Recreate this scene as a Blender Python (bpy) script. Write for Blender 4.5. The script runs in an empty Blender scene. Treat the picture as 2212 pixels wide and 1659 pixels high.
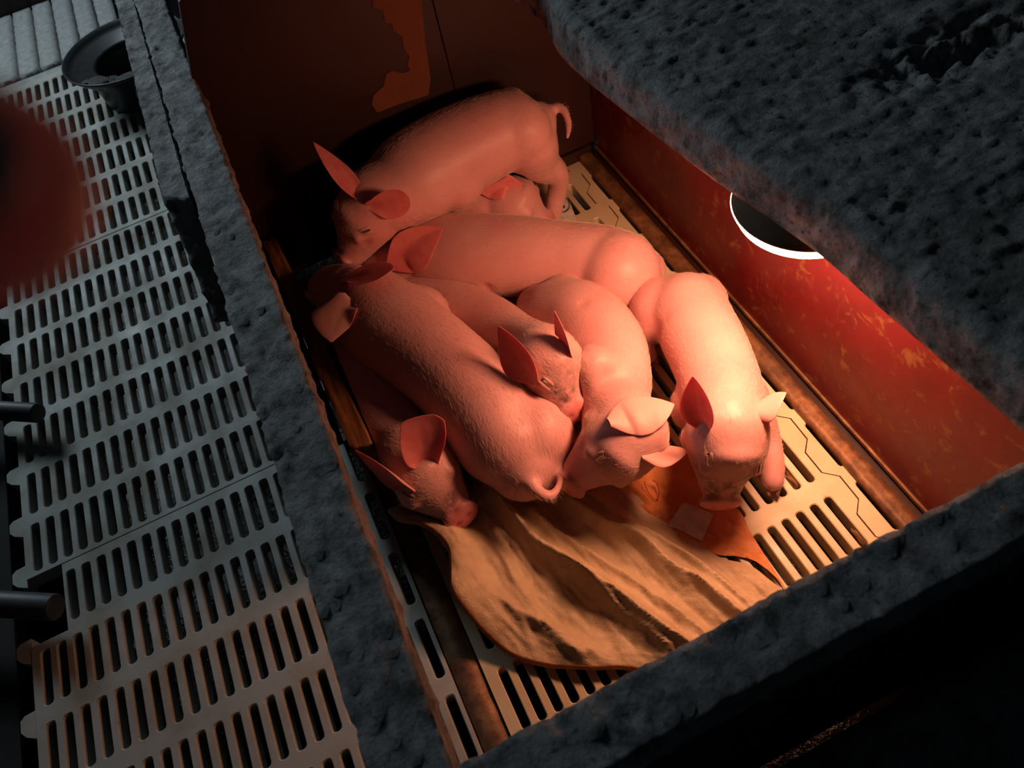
import bpy, bmesh, math, random
import numpy as np
from mathutils import Vector, Matrix, noise
random.seed(7)
rng = np.random.default_rng(11)
SC = bpy.context.scene
COL = SC.collection
V = Vector

# ------------------------------------------------------------------ camera
FPX, CX, CY, CAMH = 1725.0, 1106.0, 829.5, 1.0
RM = np.array([[0.89612244, -0.41325897, -0.16180727],
               [-0.42573082, -0.69746181, -0.57645494],
               [0.12537078, 0.58546055, -0.80094826]])
CR, CD, CF = V(RM[0]), V(RM[1]), V(RM[2])          # image right, image down, forward
CAM = V((0, 0, CAMH))
cd = bpy.data.cameras.new('camera')
cam = bpy.data.objects.new('camera', cd)
COL.objects.link(cam)
cd.sensor_fit = 'HORIZONTAL'
cd.sensor_width = 36.0
cd.lens = FPX / 2212.0 * 36.0
cd.clip_start = 0.01
M = Matrix.Identity(4)
for i in range(3):
    M[i][0], M[i][1], M[i][2], M[i][3] = CR[i], -CD[i], -CF[i], CAM[i]
cam.matrix_world = M
cd.dof.use_dof = True
cd.dof.focus_distance = 1.1
cd.dof.aperture_fstop = 9.0
SC.camera = cam

# ------------------------------------------------------------------ world, light, exposure
w = bpy.data.worlds.new('world')
SC.world = w
w.use_nodes = True
w.node_tree.nodes['Background'].inputs[0].default_value = (0.55, 0.75, 1.0, 1)
w.node_tree.nodes['Background'].inputs[1].default_value = 0.007


def area(name, loc, target, sx, sy, energy, color):
    ld = bpy.data.lights.new(name, 'AREA')
    ld.shape = 'RECTANGLE'
    ld.size, ld.size_y, ld.energy, ld.color = sx, sy, energy, color
    o = bpy.data.objects.new(name, ld)
    COL.objects.link(o)
    o.location = loc
    o.rotation_euler = (V(target) - V(loc)).to_track_quat('-Z', 'Y').to_euler()
    return o


area('barn_tube_light', (-0.85, 2.75, 1.22), (-0.3, 1.2, 0.1), 0.8, 0.4, 15.5, (0.75, 0.90, 1.0))
LAMP_STRENGTH = 74.0
SC.view_settings.view_transform = 'Standard'
SC.view_settings.look = 'None'
SC.view_settings.exposure = 0.0
SC.view_settings.gamma = 1.0
SC.view_settings.use_curve_mapping = False


# ------------------------------------------------------------------ helpers
def ray(px, py):
    return CR * ((px - CX) / FPX) + CD * ((py - CY) / FPX) + CF


def at(px, py, z):
    r = ray(px, py)
    return CAM + r * ((z - CAMH) / r.z)


def mpp(p):
    return (p - CAM).dot(CF) / FPX


def cdir(r, d, t):
    return (CR * r + CD * d - CF * t).normalized()


def empty(name, loc=(0, 0, 0), parent=None):
    o = bpy.data.objects.new(name, None)
    o.empty_display_size = 0.02
    COL.objects.link(o)
    o.location = loc
    if parent:
        o.parent = parent
    return o


def tag(o, label=None, cat=None, group=None, kind=None):
    if label: o['label'] = label
    if cat: o['category'] = cat
    if group: o['group'] = group
    if kind: o['kind'] = kind
    return o


def link(name, me, mat=None, parent=None, smooth=True):
    """mesh data is in world coordinates; children are offset from their thing's base"""
    o = bpy.data.objects.new(name, me)
    COL.objects.link(o)
    if mat is not None:
        me.materials.append(mat)
    if smooth:
        me.polygons.foreach_set('use_smooth', [True] * len(me.polygons))
    if parent:
        o.parent = parent
        off = V((0, 0, 0))
        p = parent
        while p:
            off += p.location
            p = p.parent
        o.location = -off
    return o


def from_bm(name, bm, mat=None, parent=None, smooth=True):
    me = bpy.data.meshes.new(name)
    bmesh.ops.recalc_face_normals(bm, faces=bm.faces)
    bm.to_mesh(me)
    bm.free()
    return link(name, me, mat, parent, smooth)


def fbm(p, s, o=4):
    return noise.fractal(V(p) * s, 1.0, 2.0, o, noise_basis='PERLIN_ORIGINAL')


def hexa(bm, bot, top, res, disp=None):
    """subdivided six sided solid between two quads (ccw from above)"""
    b = [V(p) for p in bot]
    t = [V(p) for p in top]
    c = b + t
    quads = [(3, 2, 1, 0), (4, 5, 6, 7), (0, 1, 5, 4), (1, 2, 6, 5), (2, 3, 7, 6), (3, 0, 4, 7)]
    cache = {}

    def vert(p):
        k = (round(p.x, 5), round(p.y, 5), round(p.z, 5))
        if k not in cache:
            cache[k] = bm.verts.new(p)
        return cache[k]
    for q in quads:
        a, bb, cc, d = [c[i] for i in q]
        n1 = max(1, int(round(max((bb - a).length, (cc - d).length) / res)))
        n2 = max(1, int(round(max((d - a).length, (cc - bb).length) / res)))
        g = [[vert((a * (1 - i / n1) + bb * (i / n1)) * (1 - j / n2) + (d * (1 - i / n1) + cc * (i / n1)) * (j / n2)) for i in range(n1 + 1)] for j in range(n2 + 1)]
        for j in range(n2):
            for i in range(n1):
                f = {g[j][i], g[j][i + 1], g[j + 1][i + 1], g[j + 1][i]}
                if len(f) == 4:
                    try:
                        bm.faces.new((g[j][i], g[j][i + 1], g[j + 1][i + 1], g[j + 1][i]))
                    except ValueError:
                        pass
    if disp:
        bmesh.ops.recalc_face_normals(bm, faces=bm.faces)
        bm.normal_update()
        mv = [(v, v.normal.copy(), disp(v.co)) for v in cache.values()]
        for v, n, d in mv:
            v.co += n * d


def rect(x0, x1, y0, y1, z):
    return [(x0, y0, z), (x1, y0, z), (x1, y1, z), (x0, y1, z)]


def box(bm, x0, x1, y0, y1, z0, z1, bev=0.0):
    vs = [bm.verts.new(p) for p in rect(x0, x1, y0, y1, z0) + rect(x0, x1, y0, y1, z1)]
    fs = [bm.faces.new([vs[i] for i in q]) for q in [(3, 2, 1, 0), (4, 5, 6, 7), (0, 1, 5, 4), (1, 2, 6, 5), (2, 3, 7, 6), (3, 0, 4, 7)]]
    if bev:
        es = {e for f in fs for e in f.edges}
        bmesh.ops.bevel(bm, geom=list(es), offset=bev, segments=2, affect='EDGES', profile=0.6)


def obox(name, x0, x1, y0, y1, z0, z1, mat, parent=None, bev=0.003):
    bm = bmesh.new()
    box(bm, x0, x1, y0, y1, z0, z1, bev)
    return from_bm(name, bm, mat, parent, False)


def catmull(P, n):
    P = np.asarray(P, float)
    out = []
    K = len(P)
    for i in range(K - 1):
        p0, p1, p2, p3 = P[max(i - 1, 0)], P[i], P[i + 1], P[min(i + 2, K - 1)]
        for t in np.linspace(0, 1, n, endpoint=False):
            out.append(0.5 * ((2 * p1) + (p2 - p0) * t + (2 * p0 - 5 * p1 + 4 * p2 - p3) * t * t + (3 * p1 - p0 - 3 * p2 + p3) * t ** 3))
    out.append(P[-1])
    return np.array(out)


def loft(bm, pts, seg=20, up=(0, 0, 1), cap=True, ell=None):
    """closed tube through (x,y,z,r) rows with rounded ends"""
    pts = np.asarray(pts, float)
    rows = [(V(p[:3]), p[3]) for p in pts]
    if cap:
        a, b = rows[0], rows[1]
        d = (a[0] - b[0]).normalized()
        head = [(a[0] + d * a[1] * math.sin(t), a[1] * math.cos(t)) for t in (1.5, 1.2, 0.85, 0.45)]
        a, b = rows[-1], rows[-2]
        d = (a[0] - b[0]).normalized()
        tail = [(a[0] + d * a[1] * math.sin(t), a[1] * math.cos(t)) for t in (0.45, 0.85, 1.2, 1.5)]
        rows = head + rows + tail
    rings = []
    N = len(rows)
    up = V(up)
    for i, (p, r) in enumerate(rows):
        t = (rows[min(i + 1, N - 1)][0] - rows[max(i - 1, 0)][0]).normalized()
        s = t.cross(up)
        s = s.normalized() if s.length > 1e-4 else t.orthogonal().normalized()
        u = s.cross(t).normalized()
        ea, eb = ell if ell else (1, 1)
        rings.append([bm.verts.new(p + s * (r * ea * math.cos(2 * math.pi * k / seg)) + u * (r * eb * math.sin(2 * math.pi * k / seg))) for k in range(seg)])
    for i in range(N - 1):
        for k in range(seg):
            bm.faces.new((rings[i][k], rings[i][(k + 1) % seg], rings[i + 1][(k + 1) % seg], rings[i + 1][k]))
    bm.faces.new(list(reversed(rings[0])))
    bm.faces.new(rings[-1])


def ellipsoid(bm, c, axes, radii, seg=16):
    m = Matrix.Identity(4)
    for i in range(3):
        for j in range(3):
            m[i][j] = axes[j][i] * radii[j]
        m[i][3] = c[i]
    bmesh.ops.create_uvsphere(bm, u_segments=seg, v_segments=seg // 2 + 2, radius=1.0, matrix=m)


def lathe(bm, prof, c, seg=48, axis=None):
    c = V(c)
    q = V((0, 0, 1)).rotation_difference(V(axis)).to_matrix() if axis else Matrix.Identity(3)
    rings = []
    for r, z in prof:
        if r < 1e-6:
            rings.append([bm.verts.new(c + q @ V((0, 0, z)))])
        else:
            rings.append([bm.verts.new(c + q @ V((r * math.cos(2 * math.pi * k / seg), r * math.sin(2 * math.pi * k / seg), z))) for k in range(seg)])
    for a, b in zip(rings, rings[1:]):
        for k in range(seg):
            k2 = (k + 1) % seg
            if len(a) == 1 and len(b) == 1: continue
            if len(a) == 1: bm.faces.new((a[0], b[k], b[k2]))
            elif len(b) == 1: bm.faces.new((a[k], b[0], a[k2]))
            else: bm.faces.new((a[k], b[k], b[k2], a[k2]))


# ------------------------------------------------------------------ materials
class NT:
    def __init__(s, name):
        s.m = bpy.data.materials.new(name)
        s.m.use_nodes = True
        s.t = s.m.node_tree
        s.b = s.t.nodes['Principled BSDF']
        s.pos = s.t.nodes.new('ShaderNodeNewGeometry').outputs['Position']

    def n(s, ty, **kw):
        nd = s.t.nodes.new(ty)
        for k, v in kw.items():
            if k in nd.inputs: s.put(nd.inputs[k], v)
            else: setattr(nd, k, v)
        return nd

    def put(s, sock, v):
        if hasattr(v, 'is_output'): s.t.links.new(v, sock)
        else: sock.default_value = v

    def noise(s, scale, detail=6, rough=0.6, vec=None, dist=0.0):
        nd = s.n('ShaderNodeTexNoise', Scale=scale, Detail=detail, Roughness=rough, Distortion=dist)
        s.put(nd.inputs['Vector'], vec if vec else s.pos)
        return nd.outputs['Fac']

    def ramp(s, fac, stops):
        nd = s.n('ShaderNodeValToRGB')
        s.put(nd.inputs['Fac'], fac)
        e = nd.color_ramp.elements
        while len(e) < len(stops): e.new(0.5)
        for el, (p, c) in zip(e, stops):
            el.position = p
            el.color = (c[0], c[1], c[2], 1) if hasattr(c, '__len__') else (c, c, c, 1)
        return nd.outputs['Color']

    def mix(s, fac, a, b, mode='MIX'):
        nd = s.n('ShaderNodeMix', data_type='RGBA', blend_type=mode)
        s.put(nd.inputs['Factor'], fac)
        for sock, v in ((nd.inputs['A'], a), (nd.inputs['B'], b)):
            pass
        sa = [i for i in nd.inputs if i.name == 'A' and i.type == 'RGBA'][0]
        sb = [i for i in nd.inputs if i.name == 'B' and i.type == 'RGBA'][0]
        s.put(sa, a if hasattr(a, 'is_output') else (*a, 1))
        s.put(sb, b if hasattr(b, 'is_output') else (*b, 1))
        return [o for o in nd.outputs if o.type == 'RGBA'][0]

    def math(s, op, a, b=0.0):
        nd = s.n('ShaderNodeMath', operation=op)
        s.put(nd.inputs[0], a)
        s.put(nd.inputs[1], b)
        return nd.outputs[0]

    def mapped(s, scale):
        nd = s.n('ShaderNodeMapping')
        s.put(nd.inputs['Vector'], s.pos)
        nd.inputs['Scale'].default_value = scale
        return nd.outputs[0]

    def attr(s, name):
        return s.n('ShaderNodeAttribute', attribute_name=name).outputs['Fac']

    def bump(s, h, strength=0.5, dist=0.002, chain=None):
        nd = s.n('ShaderNodeBump', Strength=strength, Distance=dist)
        s.put(nd.inputs['Height'], h)
        if chain: s.put(nd.inputs['Normal'], chain)
        return nd.outputs[0]

    def out(s, color=None, rough=None, normal=None, **kw):
        if color is not None: s.put(s.b.inputs['Base Color'], color if hasattr(color, 'is_output') else (*color, 1))
        if rough is not None: s.put(s.b.inputs['Roughness'], rough)
        if normal is not None: s.put(s.b.inputs['Normal'], normal)
        for k, v in kw.items(): s.put(s.b.inputs[k.replace('_', ' ')], v)
        return s.m


def m_cement():
    s = NT('rough_cement')
    a = s.noise(38, 8, 0.65)
    b = s.noise(150, 6, 0.7)
    c = s.noise(7, 3, 0.5)
    col = s.ramp(a, [(0.32, (0.07, 0.072, 0.07)), (0.43, (0.28, 0.285, 0.28)), (0.60, (0.50, 0.51, 0.51))])
    col = s.mix(s.ramp(b, [(0.35, 0.8), (0.45, 0)]), col, (0.07, 0.068, 0.064))
    col = s.mix(s.ramp(c, [(0.45, 0), (0.70, 0.45)]), col, (0.13, 0.11, 0.085))
    nb = s.bump(s.noise(70, 8, 0.75), 1.0, 0.007)
    nb = s.bump(b, 0.6, 0.0015, nb)
    return s.out(col, s.ramp(a, [(0.3, 0.75), (0.7, 0.5)]), nb)


def m_plastic(name, base, dirt, amt=0.5, warm=0.0, rough=0.42):
    s = NT(name)
    a = s.noise(12, 6, 0.6)
    b = s.noise(85, 6, 0.75)
    col = s.mix(s.ramp(a, [(0.42, 0), (0.72, amt)]), base, dirt)
    col = s.mix(s.ramp(b, [(0.62, 0), (0.70, 0.75 * amt)]), col, (dirt[0] * 0.4, dirt[1] * 0.36, dirt[2] * 0.3))
    nb = s.bump(s.noise(200, 4, 0.6), 0.25, 0.0006)
    return s.out(col, s.ramp(a, [(0.3, rough - 0.1), (0.7, rough + 0.2)]), nb)


def m_red_board():
    s = NT('red_painted_board')
    a = s.noise(6, 6, 0.65)
    sc = s.noise(30, 10, 0.75, dist=0.4)
    col = s.ramp(a, [(0.3, (0.075, 0.003, 0.005)), (0.55, (0.13, 0.005, 0.008)), (0.75, (0.085, 0.008, 0.005))])
    col = s.mix(s.ramp(sc, [(0.55, 0), (0.62, 0.85)]), col, (0.19, 0.08, 0.02))
    st = s.noise(9, 6, 0.7, s.mapped((1, 6, 1.2)))
    col = s.mix(s.ramp(st, [(0.60, 0), (0.72, 0.35)]), col, (0.20, 0.07, 0.02))
    # shallow pale scuffs, rust bloom toward the bare end of the sheet
    nb = s.bump(sc, 0.25, 0.0008)
    return s.out(col, s.ramp(sc, [(0.4, 0.34), (0.7, 0.6)]), nb)


def m_brown_board():
    s = NT('brown_film_board')
    a = s.noise(5, 5, 0.6)
    b = s.noise(55, 8, 0.7)
    col = s.ramp(a, [(0.3, (0.017, 0.004, 0.0025)), (0.6, (0.030, 0.007, 0.004)), (0.8, (0.026, 0.010, 0.005))])
    col = s.mix(s.ramp(b, [(0.62, 0), (0.70, 0.4)]), col, (0.018, 0.006, 0.004))
    return s.out(col, 0.5, s.bump(b, 0.3, 0.001))


def m_bare_ply():
    s = NT('bare_plywood')
    a = s.noise(20, 8, 0.7, s.mapped((1, 1, 0.25)))
    return s.out(s.ramp(a, [(0.3, (0.13, 0.035, 0.014)), (0.7, (0.22, 0.07, 0.025))]), 0.75, s.bump(a, 0.3, 0.001))


def m_wood():
    s = NT('old_brown_plank')
    a = s.noise(28, 8, 0.7, s.mapped((4, 0.35, 4)))
    col = s.ramp(a, [(0.32, (0.04, 0.018, 0.008)), (0.52, (0.22, 0.085, 0.03)), (0.72, (0.40, 0.18, 0.065))])
    return s.out(col, 0.6, s.bump(a, 0.8, 0.002))


def m_rust():
    s = NT('rusty_steel')
    a = s.noise(45, 8, 0.7)
    b = s.noise(10, 4, 0.6)
    col = s.ramp(a, [(0.3, (0.05, 0.022, 0.01)), (0.52, (0.20, 0.09, 0.035)), (0.72, (0.34, 0.19, 0.08))])
    col = s.mix(s.ramp(b, [(0.4, 0), (0.7, 0.6)]), col, (0.05, 0.03, 0.018))
    return s.out(col, 0.55, s.bump(a, 0.6, 0.0015), Metallic=0.25)


def m_plain(name, col, rough=0.5, **kw):
    s = NT(name)
    a = s.noise(60, 6, 0.7)
    c2 = tuple(x * 0.65 for x in col)
    return s.out(s.ramp(a, [(0.35, c2), (0.65, col)]), rough, s.bump(a, 0.2, 0.0008), **kw)


def m_manure():
    s = NT('wet_manure')
    a = s.noise(34, 8, 0.7)
    return s.out(s.ramp(a, [(0.3, (0.006, 0.005, 0.004)), (0.7, (0.022, 0.018, 0.012))]), s.ramp(a, [(0.3, 0.04), (0.7, 0.22)]), s.bump(s.noise(120, 4, 0.6), 0.40, 0.005))


def m_skin(name='pig_skin'):
    s = NT(name)
    a = s.noise(14, 5, 0.6)
    b = s.noise(240, 3, 0.6)
    pk, dt = s.attr('pink'), s.attr('dirt')
    col = s.ramp(a, [(0.3, (0.60, 0.28, 0.275)), (0.7, (0.68, 0.365, 0.355))])
    col = s.mix(s.ramp(s.noise(9, 3, 0.5), [(0.56, 0), (0.70, 0.45)]), col, (0.63, 0.235, 0.225))
    col = s.mix(pk, col, (0.66, 0.20, 0.19))
    sp = s.ramp(s.noise(95, 5, 0.7), [(0.40, 0), (0.56, 1)])
    col = s.mix(s.math('MULTIPLY', dt, sp), col, (0.035, 0.022, 0.016))
    nb = s.bump(b, 0.25, 0.0006)
    nb = s.bump(s.noise(40, 4, 0.6), 0.18, 0.002, nb)
    return s.out(col, 0.46, nb, Subsurface_Weight=0.22, Subsurface_Radius=(0.9, 0.30, 0.22), Subsurface_Scale=0.012,
                 Specular_IOR_Level=0.35, Sheen_Weight=0.15, Sheen_Roughness=0.4)


def m_ear():
    s = NT('ear_skin')
    a = s.noise(60, 5, 0.6)
    inn = s.attr('inside')
    col = s.mix(inn, (0.68, 0.34, 0.31), s.ramp(a, [(0.35, (0.66, 0.16, 0.165)), (0.65, (0.72, 0.24, 0.225))]))
    return s.out(col, 0.5, s.bump(a, 0.2, 0.001), Subsurface_Weight=0.4, Subsurface_Radius=(1.0, 0.22, 0.2), Subsurface_Scale=0.005, Specular_IOR_Level=0.3)


def m_hair():
    s = NT('pig_hair')
    return s.out((0.80, 0.60, 0.44), 0.45, None, Specular_IOR_Level=0.4)


def m_sack(name, col, col2, gloss):
    s = NT(name)
    wv = []
    for ax in ((1, 0.02, 0), (0.02, 1, 0)):
        nd = s.n('ShaderNodeTexWave', wave_type='BANDS', bands_direction='X' if ax[0] == 1 else 'Y', Scale=210.0, Distortion=0.8, Detail=1.0)
        s.put(nd.inputs['Vector'], s.pos)
        wv.append(nd.outputs['Fac'])
    h = s.math('MULTIPLY', wv[0], wv[1])
    a = s.noise(22, 6, 0.7)
    c = s.ramp(a, [(0.35, col2), (0.65, col)])
    sp = s.ramp(s.noise(260, 3, 0.6), [(0.70, 0), (0.76, 0.7)])
    c = s.mix(sp, c, tuple(x * 0.25 for x in col2))
    nb = s.bump(h, 0.22, 0.0005)
    nb = s.bump(s.noise(75, 7, 0.7, dist=0.8), 0.55, 0.004, nb)
    return s.out(c, gloss, nb)


def m_emit(name, col, strength):
    s = NT(name)
    s.put(s.b.inputs['Emission Color'], (*col, 1))
    s.put(s.b.inputs['Emission Strength'], strength)
    return s.out((0.9, 0.5, 0.3), 0.3)


CEM = m_cement()
PL_OUT = m_plastic('grey_white_slat_plastic', (0.36, 0.375, 0.34), (0.22, 0.17, 0.105), 0.7, 0, 0.58)
PL_IN = m_plastic('cream_slat_plastic', (0.62, 0.53, 0.35), (0.38, 0.25, 0.11), 0.45)
RED, BROWN, PLY, WOOD, RUST = m_red_board(), m_brown_board(), m_bare_ply(), m_wood(), m_rust()
SKIN, EARM, HAIR = m_skin(), m_ear(), m_hair()
BLACK = m_plain('black_iron', (0.035, 0.037, 0.04), 0.32)
DARKPIPE = m_plain('dark_pipe', (0.05, 0.055, 0.06), 0.5)
CONC = m_plain('grey_concrete', (0.34, 0.35, 0.34), 0.7)
MANURE = m_manure()
EYE = m_plain('dark_eye', (0.012, 0.006, 0.005), 0.25)
LID = m_plain('eyelid_skin', (0.72, 0.30, 0.27), 0.5)
HOOF = m_plain('hoof_horn', (0.30, 0.16, 0.10), 0.5)
SACK = m_sack('cream_woven_sack', (0.62, 0.465, 0.295), (0.50, 0.36, 0.21), 0.42)
SACKO = m_sack('orange_woven_sack', (0.70, 0.25, 0.06), (0.56, 0.17, 0.04), 0.22)
LABEL = m_plain('white_label', (0.8, 0.76, 0.66), 0.4)
INK = m_plain('black_ink', (0.03, 0.03, 0.03), 0.5)
DUST = m_plain('dusty_lamp_shade', (0.10, 0.06, 0.035), 0.85)

# ------------------------------------------------------------------ structure: floor
WL = -0.076        # inner face of left wall
WR = 0.528         # inner face of right wall
WB = 1.145         # inner face of back wall
WF = 0.153         # inner face of front wall
HT = 0.42          # top of the rails

ground = tag(empty('ground'), 'dark wet pit under the slatted floor', None, None, 'structure')
bm = bmesh.new()
n = 90
gv = [[None] * (n + 1) for _ in range(n + 1)]
for j in range(n + 1):
    for i in range(n + 1):
        x, y = -1.8 + 3.4 * i / n, -0.6 + 4.0 * j / n
        gv[j][i] = bm.verts.new((x, y, -0.30 + 0.016 * fbm((x, y, 0), 6) + 0.003 * fbm((x, y, 3), 25)))
for j in range(n):
    for i in range(n):
        bm.faces.new((gv[j][i], gv[j][i + 1], gv[j + 1][i + 1], gv[j + 1][i]))
from_bm('pit_floor', bm, MANURE, ground)

floor = tag(empty('floor'), 'slatted plastic floor', None, None, 'structure')


def slot_panel(name, xs, rows, x0, x1, y0, y1, sw, mat, skip=(), th=0.026, tabs=False):
    bm = bmesh.new()
    xb = [x0] + [(a + b) / 2 for a, b in zip(xs, xs[1:])] + [x1]
    yb = [y0] + [(a[1] + b[0]) / 2 for a, b in zip(rows, rows[1:])] + [y1]
    r = sw * 0.38
    for j, (sa, sb) in enumerate(rows):
        for i, cx in enumerate(xs):
            if (i, j) in skip: continue
            X0, X1, Y0, Y1 = xb[i], xb[i + 1], yb[j], yb[j + 1]
            jx = 0.0
            a, b = cx - sw / 2, cx + sw / 2
            inner, outer = [], []
            for (sx, sy, px, py, RX, RY) in ((1, 1, b, sb, X1, Y1), (-1, 1, a, sb, X0, Y1), (-1, -1, a, sa, X0, Y0), (1, -1, b, sa, X1, Y0)):
                c = V((px - sx * r, py - sy * r))
                p1 = (c + V((sx * r, 0)), V((RX, py - sy * r)))
                p2 = (c + V((sx * r, sy * r)) * 0.7071, V((RX, RY)))
                p3 = (c + V((0, sy * r)), V((px - sx * r, RY)))
                seq = [p1, p2, p3] if sx * sy > 0 else [p3, p2, p1]
                for q in seq:
                    inner.append(q[0]); outer.append(q[1])
            N = len(inner)
            cm = V((cx, (sa + sb) / 2))

            def grow(q, d):
                dx = d if q.x > cx else -d
                dy = d if q.y > cm.y else -d
                return V((q.x + dx, q.y + dy))
            vo = [bm.verts.new((q.x, q.y, 0)) for q in outer]
            v1 = [bm.verts.new((*grow(q, 0.0012), 0)) for q in inner]
            v2 = [bm.verts.new((q.x, q.y, -0.0014)) for q in inner]
            v3 = [bm.verts.new((*grow(q, 0.001), -th)) for q in inner]
            for k in range(N):
                k2 = (k + 1) % N
                bm.faces.new((vo[k], vo[k2], v1[k2], v1[k]))
                bm.faces.new((v1[k], v1[k2], v2[k2], v2[k]))
                bm.faces.new((v2[k], v2[k2], v3[k2], v3[k]))
    bmesh.ops.remove_doubles(bm, verts=bm.verts, dist=0.00005)
    be = [e for e in bm.edges if e.is_boundary and all(abs(v.co.z) < 1e-6 for v in e.verts)]
    ret = bmesh.ops.extrude_edge_only(bm, edges=be)
    for v in [g for g in ret['geom'] if isinstance(g, bmesh.types.BMVert)]:
        v.co.z = -th
    if tabs:
        for yy in yb[1:-1] + [y0 + 0.012]:
            pts = [(x0 + 0.001, yy - 0.026), (x0 - 0.014, yy - 0.017), (x0 - 0.021, yy - 0.008), (x0 - 0.021, yy + 0.008), (x0 - 0.015, yy + 0.013), (x0 + 0.001, yy + 0.014)]
            top = [bm.verts.new((p[0], p[1], -0.0006)) for p in pts]
            bot = [bm.verts.new((p[0], p[1], -th)) for p in pts]
            bm.faces.new(top[::-1])
            for k in range(len(pts)):
                k2 = (k + 1) % len(pts)
                bm.faces.new((top[k], top[k2], bot[k2], bot[k]))
    return from_bm(name, bm, mat, floor, False)


XS = [-0.602 + 0.0234 * i for i in range(22)]
slot_panel('slatted_panel', XS, [(1.432 - 0.102 * k - 0.0, 1.504 - 0.102 * k + 0.004) for k in range(7)][::-1] if False else
           [(0.796, 0.882), (0.904, 0.984), (1.010, 1.092), (1.116, 1.196), (1.220, 1.300), (1.320, 1.400), (1.422, 1.502)],
           -0.621, -0.098, 0.7885, 1.511, 0.0128, PL_OUT, tabs=True)
slot_panel('slatted_panel', XS, [(0.045 + 0.1072 * k, 0.127 + 0.1072 * k) for k in range(7)],
           -0.621, -0.098, 0.036, 0.7865, 0.0128, PL_OUT, skip={(0, 6), (1, 6)}, tabs=True)
slot_panel('slatted_panel', XS, [(1.526 + 0.105 * k, 1.607 + 0.105 * k) for k in range(7)],
           -0.621, -0.098, 1.514, 2.262, 0.0128, PL_OUT, tabs=True)
slot_panel('slatted_panel', XS, [(-0.70 + 0.1045 * k, -0.62 + 0.1045 * k) for k in range(7)],
           -0.621, -0.098, -0.71, 0.034, 0.0128, PL_OUT, tabs=True)
# inside the box
XI = [0.441 - 0.0218 * i for i in range(23)][::-1]
slot_panel('slatted_panel', XI, [(0.157, 0.236), (0.263, 0.342), (0.370, 0.449), (0.477, 0.556), (0.584, 0.663)],
           -0.060, 0.4525, 0.143, 0.676, 0.0112, PL_IN)
slot_panel('slatted_panel', XI, [(0.691, 0.770), (0.798, 0.877), (0.905, 0.984), (1.012, 1.091)],
           -0.060, 0.4525, 0.678, 1.15, 0.0112, PL_IN)


def zig_panel():
    """right-hand panels that meet the main ones along a zigzag joint"""
    bmA, bmB = bmesh.new(), bmesh.new()
    per = 0.107
    zl = []
    y = 0.161
    while y < 1.13:
        zl += [(0.4590, y), (0.4595, y + 0.036), (0.4745, y + 0.052), (0.4755, y + 0.091)]
        y += per
    zl = [(zl[0][0], 0.143)] + zl + [(zl[-1][0], 1.15)]
    g = 0.0011
    for a, b in zip(zl, zl[1:]):
        for bmx, xe, sg in ((bmA, 0.4525, -1), (bmB, 0.4835, 1)):
            t = [bm_.new(p) for bm_, p in ((bmx.verts, (xe, a[1], 0)), (bmx.verts, (a[0] + sg * g, a[1], 0)), (bmx.verts, (b[0] + sg * g, b[1], 0)), (bmx.verts, (xe, b[1], 0)))]
            bmx.faces.new(t)
            u = [bmx.verts.new((v.co.x, v.co.y, -0.02)) for v in (t[1], t[2])]
            bmx.faces.new((t[1], u[0], u[1], t[2]))
    for bmx in (bmA, bmB):
        bmesh.ops.remove_doubles(bmx, verts=bmx.verts, dist=0.00005)
    from_bm('joint_strip', bmA, PL_IN, floor, False)
    from_bm('joint_strip', bmB, PL_IN, floor, False)
    slot_panel('edge_panel', [0.4915], [(0.263 + 0.107 * k, 0.342 + 0.107 * k) for k in range(-1, 8)], 0.4835, 0.5, 0.143, 1.15, 0.0125, PL_IN)


zig_panel()
# old cast slats far left
for k in range(9):
    xx = -0.78 + 0.0575 * k
    bm = bmesh.new()
    sh = 0.0
    hexa(bm, [(xx, 2.312, -0.05), (xx + 0.05, 2.312, -0.05), (xx + 0.05, 2.70, -0.05), (xx, 2.70, -0.05)],
         [(xx, 2.312, 0.0), (xx + 0.05, 2.312, 0.0), (xx + 0.05, 2.70, 0.0), (xx, 2.70, 0.0)], 0.018,
         lambda p: 0.0016 * fbm(p, 60))
    from_bm('concrete_slat', bm, CONC, floor)
obox('cross_beam', -0.9, -0.05, 2.27, 2.305, -0.06, -0.006, CONC, floor)
obox('cross_beam', -0.9, -0.05, 2.71, 2.86, -0.06, 0.05, BROWN, floor)
# steel beam between the two floors
bm = bmesh.new()
hexa(bm, rect(-0.0965, -0.0615, 0.02, 1.15, -0.06), rect(-0.0965, -0.0615, 0.02, 1.15, -0.003), 0.016, lambda p: 0.0012 * fbm(p, 55))
from_bm('steel_beam', bm, RUST, floor)
# aisle in front of the box
bm = bmesh.new()
hexa(bm, rect(-0.09, 1.4, -0.7, 0.10, -0.06), rect(-0.09, 1.4, -0.7, 0.10, -0.005), 0.03, lambda p: 0.004 * fbm(p, 14))
from_bm('aisle_slab', bm, CEM, floor)

obox('added_dark_plate', -1.7, -0.662, -0.7, 2.25, -0.06, -0.03, m_plain('pit_darkness_black', (0.012, 0.013, 0.011), 0.85), floor)  # added near-black plate, stands in for the darkness of the pit beside the floor

# ------------------------------------------------------------------ structure: walls


def rough(p):
    return 0.0022 * fbm(p, 42, 5) + 0.0034 * max(0.0, fbm((p.x, p.y, p.z + 4), 90, 3)) - 0.0035 * max(0.0, fbm((p.x + 3, p.y, p.z), 60, 3) - 0.25)


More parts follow.
